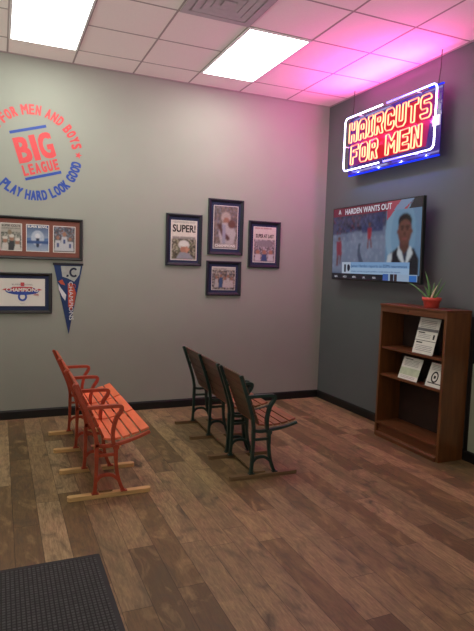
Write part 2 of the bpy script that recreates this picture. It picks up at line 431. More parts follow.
# ------------------------------------------------------------------ wall lettering
def word(q,chars,u0,u1,v,size,T,bold,gap):
    ws=[.42 if c=='I' else 1 for c in chars]; k=(u1-u0-gap*(len(chars)-1))/sum(ws); x=u0
    for c,w_ in zip(chars,ws):
        q.text(c,T,x+k*w_/2,v,size,mi=0,bold=bold,width=k*w_-2*bold*size); x+=k*w_+gap
t=thing('wall_lettering','round red and blue vinyl lettering with a tilted block emblem on the grey wall','wall sign',(.325,YW,2.69))
tilt=math.radians(16.6); ct,st=math.cos(tilt),math.sin(tilt)
EM=lambda u,v,d:LW(.325+u*ct-v*st, 2.69+u*st+v*ct, d)
q=MB(); word(q,'BIG',-.160,.205,-.062,.235,EM,.045,.012); q.build('big_lettering',MT['red'],t)
q=MB(); word(q,'LEAGUE',-.153,.200,-.192,.098,EM,.05,.011); q.build('league_lettering',MT['red'],t)
for a,b in (((-.165,.222),(.190,.249)),((-.152,-.240),(.205,-.213))):
    q=MB(); q.prism([(a[0],a[1]),(b[0],a[1]),(b[0],b[1]),(a[0],b[1])],.0005,.002,EM); q.build('blue_bar',MT['blue'],t)
def ring(body,a0,a1,inward,size,m,name):
    q=MB(); n=len(body); wid=[]
    W={'I':.55,' ':.55,'M':1.15,'W':1.2}
    ws=[W.get(c,1) for c in body]; cum=[];x=0
    for w in ws: cum.append(x+w/2); x+=w
    c0,c1=cum[0],cum[-1]
    for ch,c in zip(body,cum):
        if ch==' ': continue
        a=math.radians(a0+(a1-a0)*(c-c0)/(c1-c0))
        if inward: r=.426-size/2; rot=a-PI/2
        else: r=.412+size/2; rot=a+PI/2
        q.text(ch,EM,r*math.cos(a),r*math.sin(a),size,mi=0,bold=.05,rot=rot,width=size*(.12 if ch=='I' else .62 if ch=='M' else .46))
    q.build(name,m,t)
ring('HAIRCUTS FOR MEN AND BOYS',185,-1,True,.092,MT['red'],'upper_ring_lettering')
ring('PLAY HARD LOOK GOOD',212,334,False,.092,MT['blue'],'lower_ring_lettering')
for a in (-13,193):
    a=math.radians(a); q=MB()
    q.prism([(.43*math.cos(a)+(.038 if i%2==0 else .015)*math.cos(a+i*PI/5),.43*math.sin(a)+(.038 if i%2==0 else .015)*math.sin(a+i*PI/5)) for i in range(10)],.0005,.002,EM)
    q.build('star',MT['red'],t)

# ------------------------------------------------------------------ framed pictures
def rot_T(T,cu,cv,ang):
    ca,sa=math.cos(ang),math.sin(ang)
    return lambda u,v,d:T(cu+(u-cu)*ca-(v-cv)*sa, cv+(u-cu)*sa+(v-cv)*ca, d)
def frame(name,label,u0,v0,u1,v1,fw,fm,mm,group,prints,cat='framed picture'):
    t=thing(name,label,cat,(round((u0+u1)/2,4),YW,v0),group)
    q=MB(); prof=[(0,.0),(0,.022),(.3,.028),(.75,.022),(1,.012),(1,0)]
    # mitred moulding
    out=[(u0,v0),(u1,v0),(u1,v1),(u0,v1)]; sg=[(1,1),(-1,1),(-1,-1),(1,-1)]
    vs=[]
    for (a,b),(sa,sb) in zip(out,sg):
        for k,d in prof: vs.append(LW(a+sa*fw*k,b+sb*fw*k,d))
    n=len(prof); fs=[]
    for i in range(4):
        for k in range(n-1):
            a=i*n;b=((i+1)%4)*n; fs.append((a+k,b+k,b+k+1,a+k+1))
    q.add(vs,fs); q.build('frame_moulding',fm,t)
    q=MB(); q.box((u0+fw*.9,v0+fw*.9,.002),(u1-fw*.9,v1-fw*.9,.008),T=LW); q.build('mount_board',mm,t)
    for pr in prints: pr(t)
    return t
def picture(u0,v0,u1,v1,cv,border=.006,extra=None,mats=None,name='picture'):
    def f(t):
        q=MB(); q.box((u0-border,v0-border,.008),(u1+border,v1+border,.0095),0,LW)
        q.canvas(cv,LW,u0,v0,u1,v1,.0102,1)
        if extra: extra(q)
        q.build(name,[MT['white'],MT['prt'],MT['ink'],MT['bluein'],MT['redin'],MT['greyink'],MT['orangein']],t)
    return f
G='framed prints grouped near the room corner'
NEWS=hexc('d6d1c4'); SK=hexc('a87860'); SKL=hexc('c09880')
def linesy(c,y0,y1,x0,x1,col,seed,dy=.03):
    R=random.Random(seed); y=y0
    while y<y1:
        x=x0
        while x<x1:
            w=R.uniform(.04,.12); c.rect(x,y,min(x+w,x1),y+dy*.4,col); x+=w+.03
        y+=dy
# A: SUPER! front page
c=Canvas(44,62,NEWS); linesy(c,.02,.05,.05,.95,hexc('8a8680'),1); linesy(c,.41,.45,.05,.95,hexc('8a8680'),2)
c.rect(.04,.48,.96,.97,hexc('57533f')); c.speck(.04,.48,.96,.97,[hexc(k) for k in('8d8a6e','3b3a30','a9a490','6a7050','2d2a28')],.7,4,2)
c.ell(.5,.62,.22,.12,hexc('c4c2ba')); c.ell(.52,.74,.15,.16,SK); c.ell(.5,.58,.2,.08,hexc('d8d5cf')); c.poly([(.2,.97),(.35,.8),(.7,.82),(.9,.97)],hexc('8b8f96')); c.poly([(.55,.66),(.75,.72),(.6,.82)],hexc('c08a6e'))
c.soften(.9); c.noise(.08)
def ex(q):
    q.text('SUPER!',LW,1.906,1.998,.078,mi=2,bold=.035,width=.262,d=.011)
    q.text('FANS CELEBRATE TITLE',LW,1.906,2.092,.012,mi=5,d=.011,width=.24)
frame('framed_newspaper','navy framed newspaper page headed SUPER!, leftmost of the four small frames',1.696,1.62,2.116,2.198,.036,MT['navyframe'],MT['navymat'],G,[picture(1.758,1.688,2.054,2.121,c,.005,ex)])
# B: tall photo
c=Canvas(44,64,hexc('8f8378')); c.grad(0,.35,hexc('8a7c70'),hexc('77706a')); c.speck(0,0,1,1,[hexc(k) for k in('6d625a','a39486','55504c','8d94a0')],.6,8,2)
c.ell(.5,.27,.2,.14,hexc('c3b8ac')); c.ell(.52,.36,.13,.1,SK); c.poly([(.3,.4),(.7,.38),(.95,.62),(.85,.9),(.3,.9),(.2,.65)],hexc('c9c6c2'))
c.poly([(.15,.45),(.32,.4),(.45,.6),(.7,.75),(.62,.82),(.35,.72)],hexc('5a3c30')); c.ell(.75,.42,.16,.1,hexc('6e4a38')); c.poly([(.35,.42),(.5,.44),(.5,.9),(.36,.9)],hexc('a9b0bf'))
c.rect(.05,.9,.95,.97,hexc('b9b2aa')); c.soften(.62,2); c.noise(.12)
def ex(q): q.text('CHAMPIONS',LW,2.403,1.852,.03,mi=0,width=.25,bold=.02,d=.011)
frame('framed_photograph','tall navy framed photograph of a player holding a trophy, topmost of the four small frames',2.188,1.760,2.624,2.396,.036,MT['navyframe'],MT['navymat'],G,[picture(2.26,1.836,2.552,2.318,c,.006,ex)])
# C: SUPER AT LAST
c=Canvas(44,62,NEWS); linesy(c,.03,.06,.05,.8,hexc('b07a74'),5); 
c.rect(.04,.36,.96,.97,hexc('6f6a6c')); c.speck(.04,.36,.96,.97,[hexc(k) for k in('9d989a','4b484e','c4bfc0','7d6a68')],.7,14,2)
c.ell(.5,.47,.36,.1,hexc('8a8688'))
for x_ in (.2,.5,.8): c.ell(x_,.72,.09,.07,SK); c.poly([(x_-.14,.97),(x_-.1,.78),(x_+.1,.78),(x_+.14,.97)],hexc('39507e') if x_==.5 else hexc('c9c4c6'))
c.soften(.8); c.noise(.1)
def ex(q):
    q.text('SUPER AT LAST',LW,2.913,1.982,.042,mi=2,bold=.03,width=.235,d=.011)
frame('framed_newspaper','navy framed newspaper page headed SUPER AT LAST, rightmost of the four small frames',2.700,1.625,3.116,2.177,.036,MT['navyframe'],MT['navymat'],G,[picture(2.768,1.695,3.055,2.106,c,.005,ex)])
# D: small team photo
c=Canvas(46,40,NEWS); c.rect(.0,.14,1,1,hexc('8b8378')); c.speck(0,.14,1,1,[hexc(k) for k in('b5a894','4a4640','6d7480','c9c2b4','5a4634')],.75,24,2)
for x_,y_ in ((.2,.45),(.38,.38),(.55,.5),(.7,.4),(.85,.5)): c.ell(x_,y_,.05,.07,SK); c.poly([(x_-.09,.9),(x_-.06,y_+.08),(x_+.06,y_+.08),(x_+.09,.9)],hexc('c7c4bd') if x_!=.38 else hexc('3c5c88'))
c.soften(.7); c.noise(.1)
def ex(q): q.text('WORLD CHAMPIONS',LW,2.35,1.592,.013,mi=2,bold=.02,width=.16,d=.011)
frame('framed_photograph','small navy framed photograph of a crowd, lowest of the four small frames',2.181,1.289,2.614,1.69,.036,MT['navyframe'],MT['navymat'],G,[picture(2.255,1.358,2.541,1.618,c,.005,ex)])
# L1: triple frame
def tri(kind,seed):
    c=Canvas(40,48,hexc('8f968f'))
    if kind==0:
        c.grad(0,1,hexc('a9aca0'),hexc('5c6058')); c.speck(0,.3,1,1,[hexc(k) for k in('3c4038','6f766c','c8c6bc')],.45,seed,2)
        c.rect(.0,.0,1,.3,hexc('b3b0a4'))
        for x_,y_ in ((.2,.62),(.52,.55),(.8,.68)): c.ell(x_,y_,.11,.1,SK); c.ell(x_,y_-.09,.13,.06,hexc('ded8cc')); c.poly([(x_-.18,1),(x_-.12,y_+.1),(x_+.12,y_+.1),(x_+.18,1)],hexc('d0cdc5') if x_!=.52 else hexc('33363a'))
        c.ell(.42,.32,.1,.1,hexc('8d8068'))
    elif kind==1:
        c.grad(0,.5,hexc('37527e'),hexc('8ea3bd')); c.grad(.5,1,hexc('3f6ba6'),hexc('a9bccd')); c.ell(.5,.5,.3,.3,hexc('b9c7d8')); c.ell(.5,.42,.12,.1,hexc('e2e6ea'))
        c.poly([(.42,.5),(.58,.5),(.56,.85),(.44,.85)],hexc('23324c')); c.rect(0,.62,1,.7,hexc('30558f'))
    else:
        c.grad(0,1,hexc('57606e'),hexc('6f6a60')); c.speck(0,0,1,.5,[hexc(k) for k in('7d5a52','3b4252','8d96a4')],.6,seed,2)
        for x_,y_,r in ((.2,.45,.07),(.5,.3,.09),(.78,.48,.07)): c.ell(x_,y_,r,r,SK); c.poly([(x_-.17,.95),(x_-.13,y_+.1),(x_+.13,y_+.1),(x_+.17,.95)],hexc('c9ccd0')); c.rect(x_-.04,y_+.2,x_+.04,y_+.35,hexc('2b4480'))
    c.soften(.72); c.noise(.08,seed); return c
def ex0(q): q.text('SUPER COLTS',LW,.110,1.955,.02,mi=2,bold=.02,width=.17,d=.011); q.text('CHAMPIONSHIP SEASON',LW,.110,1.932,.012,mi=2,width=.17,d=.011)
def ex1(q): q.text('SUPER BOWL',LW,.360,1.955,.022,mi=0,bold=.02,width=.19,d=.011)
frame('triple_photo_frame','long black frame with a brown mount holding a row of photographs, above the pennant','framed picture' and -.225,1.637,.800,2.063,.03,MT['blackframe'],MT['brownmat'],None,
  [picture(-.16,1.722,.0-.02+.0,1.984,tri(2,3),.005),picture(.018,1.722,.207,1.984,tri(0,5),.005,ex0),picture(.256,1.722,.463,1.982,tri(1,6),.006,ex1),picture(.514,1.722,.722,1.980,tri(2,7),.006)])
# L2: championship print
c=Canvas(60,40,hexc('d2d0c6')); c.grad(0,1,hexc('cfcdc3'),hexc('d6d4cb')); 
def ex(q):
    U=.215
    q.prism([(U+.16*math.cos(a),1.318+.042*math.sin(a)) for a in [2*PI*k/28 for k in range(28)]],.0105,.011,LW,3)
    for a,b,mi in ((.19,.012,4),(.12,.03,4)):
        q.prism([(U-a,1.328),(U-a+.03,1.328+b),(U+a-.03,1.328+b),(U+a,1.328),(U+a-.03,1.328-b*.5),(U-a+.03,1.328-b*.5)],.011,.0115,LW,mi)
    q.text('CHAMPIONS',LW,U,1.310,.036,mi=0,bold=.035,width=.30,d=.0125)
    q.text('SUPER   BOWL',LW,U,1.374,.014,mi=5,bold=.01,width=.20,d=.0125)
    q.prism(rrect(U-.018,1.365,U+.018,1.402,.006),.0115,.012,LW,4)
    pts=[(U+.036*math.cos(a),1.262+.036*math.sin(a)) for a in [math.radians(-60-240*0+300*k/16*1.0-60+60) for k in range(0)]]
    arc=[(U+.034*math.sin(math.radians(a)),1.258-.036*math.cos(math.radians(a))) for a in range(-145,146,15)]
    q.ribbon(arc,.0095,.011,.0125,LW,3)
    q.text('2006',LW,U+.13,1.272,.018,mi=4,bold=.02,d=.0125)
    q.text('COLTS',LW,U,1.182,.009,mi=5,d=.0125)
frame('framed_emblem_print','black framed white print with a horseshoe emblem and CHAMPIONS wording on the grey wall',-.09,1.088,.498,1.503,.032,MT['blackframe'],MT['navymat'],None,[picture(-.02,1.163,.43,1.442,c,.0,ex)])

# ------------------------------------------------------------------ pennant
t=thing('felt_pennant','navy felt triangular pennant hanging point down beside the framed emblem print','pennant',(.658,YW,.868))
q=MB(); q.prism([(.512,1.607),(.665,.868),(.806,1.607)],.0,.006,LW); q.build('felt',mat('navy felt',hexc('1e3560'),.9,var=.12,scale=200),t)
q=MB(); q.box((.507,1.588,.0),(.811,1.61,.010),T=LW); q.build('header_band',MT['navyframe'],t)
PT=lambda u,v,d:LW(u,v,d)
q=MB()
q.prism([(.585,1.58),(.785,1.58),(.77,1.49),(.72,1.42),(.66,1.45),(.60,1.47)],.0062,.0068,LW,0)
arc=[(.715+.034*math.sin(math.radians(a)),1.515-.036*math.cos(math.radians(a))) for a in range(35,326,15)]
arc=[(.715+.036*math.cos(math.radians(a)),1.515+.040*math.sin(math.radians(a))) for a in range(45,316,15)]
q.ribbon(arc,.010,.007,.0078,LW,1); q.prism([(.643,1.49),(.665,1.49),(.660,1.468),(.640,1.468)],.007,.0076,LW,1)
q.prism([(.56,1.40),(.58,1.36),(.64,1.28),(.63,1.22),(.60,1.26),(.565,1.34)],.0062,.007,LW,2)
q.prism([(.56,1.42),(.60,1.44),(.63,1.38),(.59,1.39)],.0062,.007,LW,3)
q.prism([(.655,1.40),(.70,1.40),(.74,1.30),(.72,1.18),(.69,1.12),(.66,1.16)],.0062,.007,LW,3)
q.text('CHAMPIONS',LW,.664,1.42,.042,mi=2,rot=-PI/2+.02,width=.40,bold=.01,align='LEFT',d=.0075)
q.text('COLTS',LW,.700,1.40,.034,mi=3,rot=-PI/2-.05,width=.2,bold=.02,align='LEFT',d=.0082)
q.build('printed_emblem',[mat('pennant pale print',hexc('9aa29c'),.9),mat('pennant navy print',hexc('111c36'),.9),mat('pennant white print',hexc('c9cdd0'),.9),mat('pennant orange print',hexc('b0503c'),.9)],t)

# ------------------------------------------------------------------ neon sign
def sg(u,v,d): return RW(u,v,d)          # u=0 at y 5.40
uL,uR,vB,vT=.050,1.460,2.733,3.305      # tube border
t=thing('neon_sign','glowing HAIRCUTS FOR MEN sign, red letters in a blue white border on the dark wall','neon sign',(XW,4.64,2.69))
q=MB(); q.prism(rrect(.060,2.690,1.475,3.300,.02),.118,.126,RW); q.build('backing_panel',MT['back'],t)
q=MB()
q.box((.08,2.676,.112),(1.47,2.689,.132),T=RW); q.build('glowing_edge',MT['edge'],t)
q=MB(); q.box((1.30,3.301,.112),(1.478,3.312,.132),T=RW)
q.build('glowing_edge',MT['edge'],t)
q=MB(); q.prism([(.13,2.79),(1.30,2.79),(1.34,3.02),(1.40,3.02),(1.40,3.235),(.10,3.235),(.10,3.02),(.13,3.02)],.1265,.129,RW); q.build('red_glow',MT['redglow'],t)  # added panel carrying the letters' red glow on the backing
def border(us,ue,top):
    r=.05; m=(uL+uR)/2
    pts=[]
    return pts
D_=.180
arcp=rrect(uL,vB,uR,vT,.05,5)   # starts right side upper, goes counterclockwise
gapT=.733; gapB=.72
# left half and right half, split at small gaps in the top and bottom runs
top_r=[p for p in arcp[:6]]; top_l=arcp[6:12]; bot_l=arcp[12:18]; bot_r=arcp[18:24]
left=[(gapT-.035,vT)]+top_l+bot_l+[(gapB-.035,vB)]
right=[(gapB+.035,vB)]+bot_r+top_r+[(gapT+.035,vT)]
for pts in (left,right):
    q=MB(); q.tube([RW(u,v,D_) for u,v in pts],.0082,seg=10); q.build('border_tube',MT['tb'],t)
Lt={'H':(6,[[(0,0),(2,0),(2,3),(4,3),(4,0),(6,0),(6,8),(4,8),(4,5),(2,5),(2,8),(0,8)]]),
'A':(6,[[(0,0),(2,0),(2,2.2),(4,2.2),(4,0),(6,0),(6,6.5),(4.5,8),(1.5,8),(0,6.5)],[(2,4),(4,4),(4,6),(2,6)]]),
'I':(3.4,[[(0,0),(3.4,0),(3.4,1.5),(2.7,1.5),(2.7,6.5),(3.4,6.5),(3.4,8),(0,8),(0,6.5),(.7,6.5),(.7,1.5),(0,1.5)]]),
'R':(6,[[(0,0),(2,0),(2,3),(2.6,3),(4,0),(6,0),(4.8,3.2),(6,4.3),(6,7),(5,8),(0,8)],[(2,4.6),(4,4.6),(4,6.3),(2,6.3)]]),
'C':(6,[[(1.2,0),(4.8,0),(6,1.2),(6,3),(4,3),(4,2),(2,2),(2,6),(4,6),(4,5),(6,5),(6,6.8),(4.8,8),(1.2,8),(0,6.8),(0,1.2)]]),
'U':(6,[[(1.2,0),(4.8,0),(6,1.2),(6,8),(4,8),(4,2),(2,2),(2,8),(0,8),(0,1.2)]]),
'T':(6,[[(2,0),(4,0),(4,6),(6,6),(6,8),(0,8),(0,6),(2,6)]]),
'S':(6,[[(1,0),(5,0),(6,1),(6,4),(5,5),(2,5),(2,6.2),(6,6.2),(6,7),(5,8),(1,8),(0,7),(0,4.2),(1,3.2),(4,3.2),(4,1.8),(0,1.8),(0,1)]]),
'F':(6,[[(0,0),(2,0),(2,3),(4.8,3),(4.8,5),(2,5),(2,6),(6,6),(6,8),(0,8)]]),
'O':(6,[[(1.2,0),(4.8,0),(6,1.2),(6,6.8),(4.8,8),(1.2,8),(0,6.8),(0,1.2)],[(2,2),(4,2),(4,6),(2,6)]]),
'M':(8,[[(0,0),(2,0),(2,5),(4,2.2),(6,5),(6,0),(8,0),(8,8),(6,8),(4,5),(2,8),(0,8)]]),
'E':(6,[[(0,0),(6,0),(6,2),(2,2),(2,3.1),(5,3.1),(5,4.9),(2,4.9),(2,6),(6,6),(6,8),(0,8)]]),
'N':(6,[[(0,0),(2,0),(2,5),(4,0),(6,0),(6,8),(4,8),(4,3),(2,8),(0,8)]])}
def neon_word(w,u0,u1,v0,v1):
    gap=1.3; tot=sum(Lt[c][0] if c!=' ' else 3 for c in w)+gap*(len(w)-1); k=(u1-u0)/tot; kv=(v1-v0)/8; x=0
    for c in w:
        if c==' ': x+=3+gap; continue
        wd,loops=Lt[c]; q=MB()
        for lp in loops:
            dense=[]
            for i,(a,b) in enumerate(lp):
                a2,b2=lp[(i+1)%len(lp)]; dd=math.hypot(a2-a,b2-b); e=min(.25/max(dd,.01),.4)
                dense+= [(a+(a2-a)*e,b+(b2-b)*e),(a+(a2-a)*(1-e),b+(b2-b)*(1-e))]
            q.tube([RW(u0+(x+a)*k,v0+b*kv,.158) for a,b in dense],.0085,closed=True,seg=8)
        q.build('letter_tube',MT['tr'],t); x+=wd+gap
neon_word('HAIRCUTS',.105,1.375,3.035,3.245)
neon_word('FOR MEN',.150,1.270,2.795,2.995)
# tube supports
for u,v in ((.3,vT-.012),(1.2,vT-.012),(.3,vB),(1.2,vB),(uL+.015,3.0),(uR,3.0)):
    q=MB(); q.tube([RW(u,v,.126),RW(u,v,D_-.009)],.005,seg=8); q.build('tube_support',MT['whitebox'],t)
q=MB(); q.tube([RW(u,v,.15) for u,v in ((1.425,3.09),(1.445,3.09),(1.445,3.15),(1.425,3.15),(1.425,3.18),(1.45,3.18),(1.45,3.245),(1.42,3.245))],.004,seg=6); q.build('return_tube',MT['mag'],t)
q=MB(); q.box((1.385,2.945,.1265),(1.472,3.035,.145),T=RW); q.build('transformer_box',MT['whitebox'],t,bevel=.004)
for u in (.3,1.2):
    q=MB(); q.box((u,2.95,.0),(u+.04,3.05,.118),T=RW); q.build('wall_bracket',MT['acry'],t)
for u0_,u1_ in ((.10,.10),(1.41,1.42)):
    q=MB(); q.tube([RW(u1_,H-.006,.11),RW((u0_+u1_)/2+.004,3.45,.114),RW(u0_,3.30,.122)],.0045,seg=6); q.build('hanging_cord',MT['wire'],t)

# ------------------------------------------------------------------ television
t=thing('television','wide black wall mounted television showing a sports broadcast','television',(XW,4.80,1.52))
# screen plane at x=3.596; u from 5.40
ty0,ty1,tz0,tz1=-.150,1.348,1.515,2.338
TV=lambda u,v,d:RW(u,v,.110+d-(v-1.93)*-.02)
q=MB(); q.box((ty0,tz0,0),(ty1,tz1,.040),T=TV); q.build('tv_case',MT['tvb'],t,bevel=.004)
cv=Canvas(168,94,hexc('5f6d88'))
cv.grad(0,.42,hexc('2e2f48'),hexc('4a4f70'),0,.66); cv.speck(0,.12,.66,.40,[hexc(k) for k in('26263c','56506c','6f3a4e','3f4a78')],.5,11,3)
cv.grad(.38,.90,hexc('8390aa'),hexc('74809a'),0,.66); cv.poly([(0,.38),(.66,.30),(.66,.42),(0,.50)],hexc('707c98')); cv.speck(0,.38,.66,.86,[hexc(k) for k in('8a96b0','7a86a2')],.5,12,4)
cv.poly([(.36,.14),(.62,.12),(.62,.36),(.38,.37)],hexc('3c4570')); cv.speck(.36,.14,.62,.34,[hexc(k) for k in('333c66','4d5680','2c2f50')],.6,32,3)
# players
cv.ell(.47,.27,.014,.028,hexc('6a4238')); cv.poly([(.445,.31),(.495,.31),(.49,.46),(.45,.46)],hexc('a02c3c')); cv.poly([(.45,.46),(.468,.46),(.462,.58),(.448,.58)],hexc('7a4a50')); cv.poly([(.475,.46),(.492,.46),(.505,.57),(.49,.58)],hexc('7a4a50'))
cv.ell(.09,.43,.018,.03,hexc('6a4238')); cv.poly([(.05,.47),(.12,.46),(.13,.66),(.06,.68)],hexc('8d3348')); cv.poly([(.06,.68),(.09,.68),(.08,.82),(.05,.82)],hexc('6a4650')); cv.poly([(.1,.67),(.125,.66),(.11,.80),(.1,.80)],hexc('6a4650'))
cv.poly([(.34,.52),(.37,.50),(.36,.62),(.41,.78),(.36,.80),(.33,.66)],hexc('47566e'))
# presenter panel
cv.rect(.66,.10,1,.93,hexc('6f94b8')); cv.ell(.80,.40,.15,.42,hexc('88aecb')); cv.ell(.83,.42,.12,.38,hexc('7aa2c2'))
cv.poly([(.66,.98*.93),(.70,.66),(.78,.58),(.94,.60),(.985,.72),(.99,.93)],hexc('1a1c26'))
cv.poly([(.66,.92),(.68,.68),(.73,.64),(.71,.92)],hexc('c9d2da'))
cv.poly([(.785,.56),(.91,.57),(.93,.66),(.86,.83),(.78,.68)],hexc('d2dae2')); cv.poly([(.82,.62),(.88,.62),(.86,.80)],hexc('27304a'))
cv.poly([(.80,.50),(.89,.50),(.89,.60),(.845,.66),(.80,.60)],hexc('5d3b32')); cv.ell(.845,.38,.068,.175,hexc('6d4539')); cv.ell(.845,.27,.066,.10,hexc('1d1614')); cv.ell(.845,.345,.058,.10,hexc('744a3d'))
cv.ell(.82,.36,.012,.012,hexc('1b100e')); cv.ell(.87,.36,.012,.012,hexc('1b100e')); cv.rect(.805,.325,.835,.338,hexc('2a1815')); cv.rect(.857,.325,.887,.338,hexc('2a1815'))
cv.ell(.846,.42,.014,.022,hexc('583528')); cv.ell(.846,.478,.026,.014,hexc('8c4a48')); cv.ell(.778,.39,.01,.03,hexc('6d4539')); cv.ell(.913,.39,.01,.03,hexc('6d4539'))
cv.soften(.78,2)
# banners
cv.rect(0,0,.80,.115,hexc('722038')); cv.poly([(.66,0),(.92,0),(.86,.115),(.74,.115),(.66,.24)],hexc('a8475a')); cv.poly([(.80,0),(.93,0),(.83,.115),(.73,.115)],hexc('7d93b4')); cv.rect(.93,0,1,.115,hexc('25252e')); cv.poly([(.93,0),(.88,.115),(.95,.115),(.95,0)],hexc('25252e'))
cv.rect(.14,.775,.90,.92,hexc('7fa6d2')); cv.rect(.14,.850,.90,.92,hexc('9dbada')); cv.rect(.14,.775,.25,.92,hexc('b4c3d6')); cv.rect(.17,.80,.19,.90,hexc('20232e')); cv.ell(.225,.845,.018,.05,hexc('1d2230'))
cv.rect(0,.93,1,1,hexc('141622')); cv.rect(.64,.92,.70,1,hexc('3b62ac')); cv.rect(.70,.92,.98,1,hexc('9db4cf')); cv.rect(.72,.92,.745,.99,hexc('22242c')); cv.rect(.76,.92,.785,.99,hexc('3a2a30')); cv.rect(.91,.935,.975,.99,hexc('2e6fc0'))
q=MB(); q.canvas(cv,TV,ty0+.012,tz0+.02,ty1-.012,tz1-.012,.0408,0)
sw=ty1-ty0-.024; sh=tz1-tz0-.032; su=ty0+.012; sv=tz0+.02
TX=lambda fx,fy:(su+fx*sw, sv+(1-fy)*sh)
u,v=TX(.435,.095); q.text('HARDEN WANTS OUT',TV,u,v,.058,mi=1,bold=.03,width=.80,d=.042)
u,v=TX(.57,.835); q.text('James Harden reports to ESPN teammates',TV,u,v,.030,mi=2,bold=.01,width=.92,d=.042)
u,v=TX(.54,.900); q.text('League sources say guard prefers a trade before the season',TV,u,v,.019,mi=2,width=.82,d=.042)
for k_,w_ in enumerate(('NBA','HOU','BKN','LAL','MIA')):
    u,v=TX(.06+.12*k_,.985); q.text(w_,TV,u,v,.022,mi=1,d=.042)
u,v=TX(.09,.085); q.tube([TV(u-.02,v,.042),TV(u,v+.05,.042),TV(u+.02,v,.042)],.003,seg=4,mi=1); q.tube([TV(u-.022,v+.018,.042),TV(u+.022,v+.018,.042)],.003,seg=4,mi=1)
q.build('screen',[MT['tvs'],MT['tvt'],MT['tvd']],t)
q=MB(); q.box((.35,1.72,0),(.85,2.15,.03),T=RW); q.box((.45,1.78,.03),(.50,2.08,.108),T=RW); q.box((.70,1.78,.03),(.75,2.08,.108),T=RW); q.build('wall_mount',MT['acry'],t)

# ------------------------------------------------------------------ bookcase
t=thing('bookcase','reddish brown wooden bookcase with open shelves against the dark wall','bookcase',(3.59,3.97,0))
x0,x1,y0,y1,zt=3.445,3.726,3.532,4.408,1.315
for ya,yb in ((y0,y0+.028),(y1-.028,y1)):
    q=MB(); q.box((x0+.004,ya,0),(x1,yb,zt-.02)); q.build('side_panel',MT['shelf'],t,bevel=.002)
q=MB(); q.box((x0-.004,y0-.004,zt-.02),(x1,y1+.004,zt)); q.build('top_board',MT['shelfh'],t,bevel=.003)
q=MB(); q.box((x0,y0+.028,1.238),(x0+.018,y1-.028,zt-.0202)); q.lathe([(.004,-.0005),(.006,.001),(.002,.002)],(0,0,0),8); q.v=[v for v in q.v]
q=MB(); q.box((x0+.003,y0+.0285,1.238),(x0+.02,y1-.0285,zt-.0205)); q.build('top_rail',MT['shelfh'],t,bevel=.002)
q=MB(); q.tube([(x0+.004,4.01,1.270),(x0-.001,4.01,1.270)],.008,seg=10); q.build('rail_screw_cap',MT['shelfd'],t)
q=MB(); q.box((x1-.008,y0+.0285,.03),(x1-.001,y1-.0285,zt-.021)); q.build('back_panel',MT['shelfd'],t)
for z_ in (.875,.605): 
    q=MB(); q.box((x0+.02,y0+.0285,z_),(x1-.0085,y1-.0285,z_+.022)); q.build('shelf',MT['shelfh'],t,bevel=.002)
q=MB(); q.box((x0+.002,y0+.0285,.125),(x1-.0085,y1-.0285,.147)); q.build('shelf',MT['shelfh'],t,bevel=.002)
q=MB(); q.box((x0+.025,y0+.0285,.0),(x0+.04,y1-.0285,.1245)); q.build('kick_board',MT['shelfh'],t)
q=MB(); q.prism([(x0-.006,0),(x0+.0245,0),(x0+.0245,.045),(x0+.004,.045),(x0-.006,.03)],y0+.0285,y1-.0285,lambda u,v,d:(u,d,v)); q.build('base_moulding',MT['shelfh'],t)

# flyers on stands: ly(y0,y1) widths, standing on a shelf and leaning back
def flyer(label,ya,yb,z,h,xb,lean,kind,group='printed notices on the bookcase shelves'):
    t=thing('printed_notice',label,'notice',(xb,(ya+yb)/2,z),group)
    ca,sa=math.cos(lean),math.sin(lean)
    T=lambda u,v,d:(xb+v*sa-d*ca, yb-u, z+.002+v*ca+d*sa)
    w=yb-ya
    q=MB(); q.box((0,0,0),(w,h,.003),0,T)
    def bar(a,b,c_,d_,mi): q.box((a*w,b*h,.003),(c_*w,d_*h,.0034),mi,T)
    if kind==0:
        bar(0,.36,1,.375,1); bar(0,.63,1,.71,2); bar(.08,.29,.38,.325,1); bar(.08,.57,.4,.6,1)
        for k in range(4): bar(.1,.22-.045*k,.9,.232-.045*k,2)
        for k in range(3): bar(.1,.53-.045*k,.7,.542-.045*k,2)
        for k in range(5): bar(.1,.92-.045*k,.85,.932-.045*k,2)
        bar(.82,.43,.9,.56,1)
    elif kind==1:
        for k in range(5): bar(.12,.86-.06*k,.85,.875-.06*k,2)
        bar(.1,.9,.5,.93,1); bar(0,.2,1,.52,3)
        for k in range(2): bar(.12,.14-.06*k,.85,.152-.06*k,2)
    else:
        arc=[(.42*w+.035*math.cos(a),.42*h+.045*math.sin(a)) for a in [2*PI*k/20 for k in range(21)]]
        q.ribbon(arc,.007,.003,.0036,T,1); bar(.36,.36,.48,.48,1)
        for k in range(4): bar(.12,.9-.06*k,.9,.915-.06*k,2)
        bar(.1,.14,.9,.18,1)
    q.build('printed_sheet',[MT['white'],MT['ink'],MT['greyink'],mat('sheet tint',hexc('b9c3a8'),.6)],t)
    q=MB(); q.box((.01,.0,-.004),(w-.01,h-.004,-.0002),0,T); 
    q.add([T(.02,h*.7,-.004),T(w-.02,h*.7,-.004),(xb+.10*1.0,ya+.02,z+.001),(xb+.10,yb-.02,z+.001)],[(0,1,2,3)])
    q.build('easel_back',MT['acry'],t)
flyer('tall white printed notice leaning on the upper bookcase shelf',3.71,3.968,.897,.330,3.485,.25,0)
flyer('white notice with a pale green band, left on the middle bookcase shelf',3.882,4.138,.627,.215,3.480,.34,1)
flyer('white notice with a round black emblem, right on the middle bookcase shelf',3.566,3.775,.627,.215,3.480,.34,2)

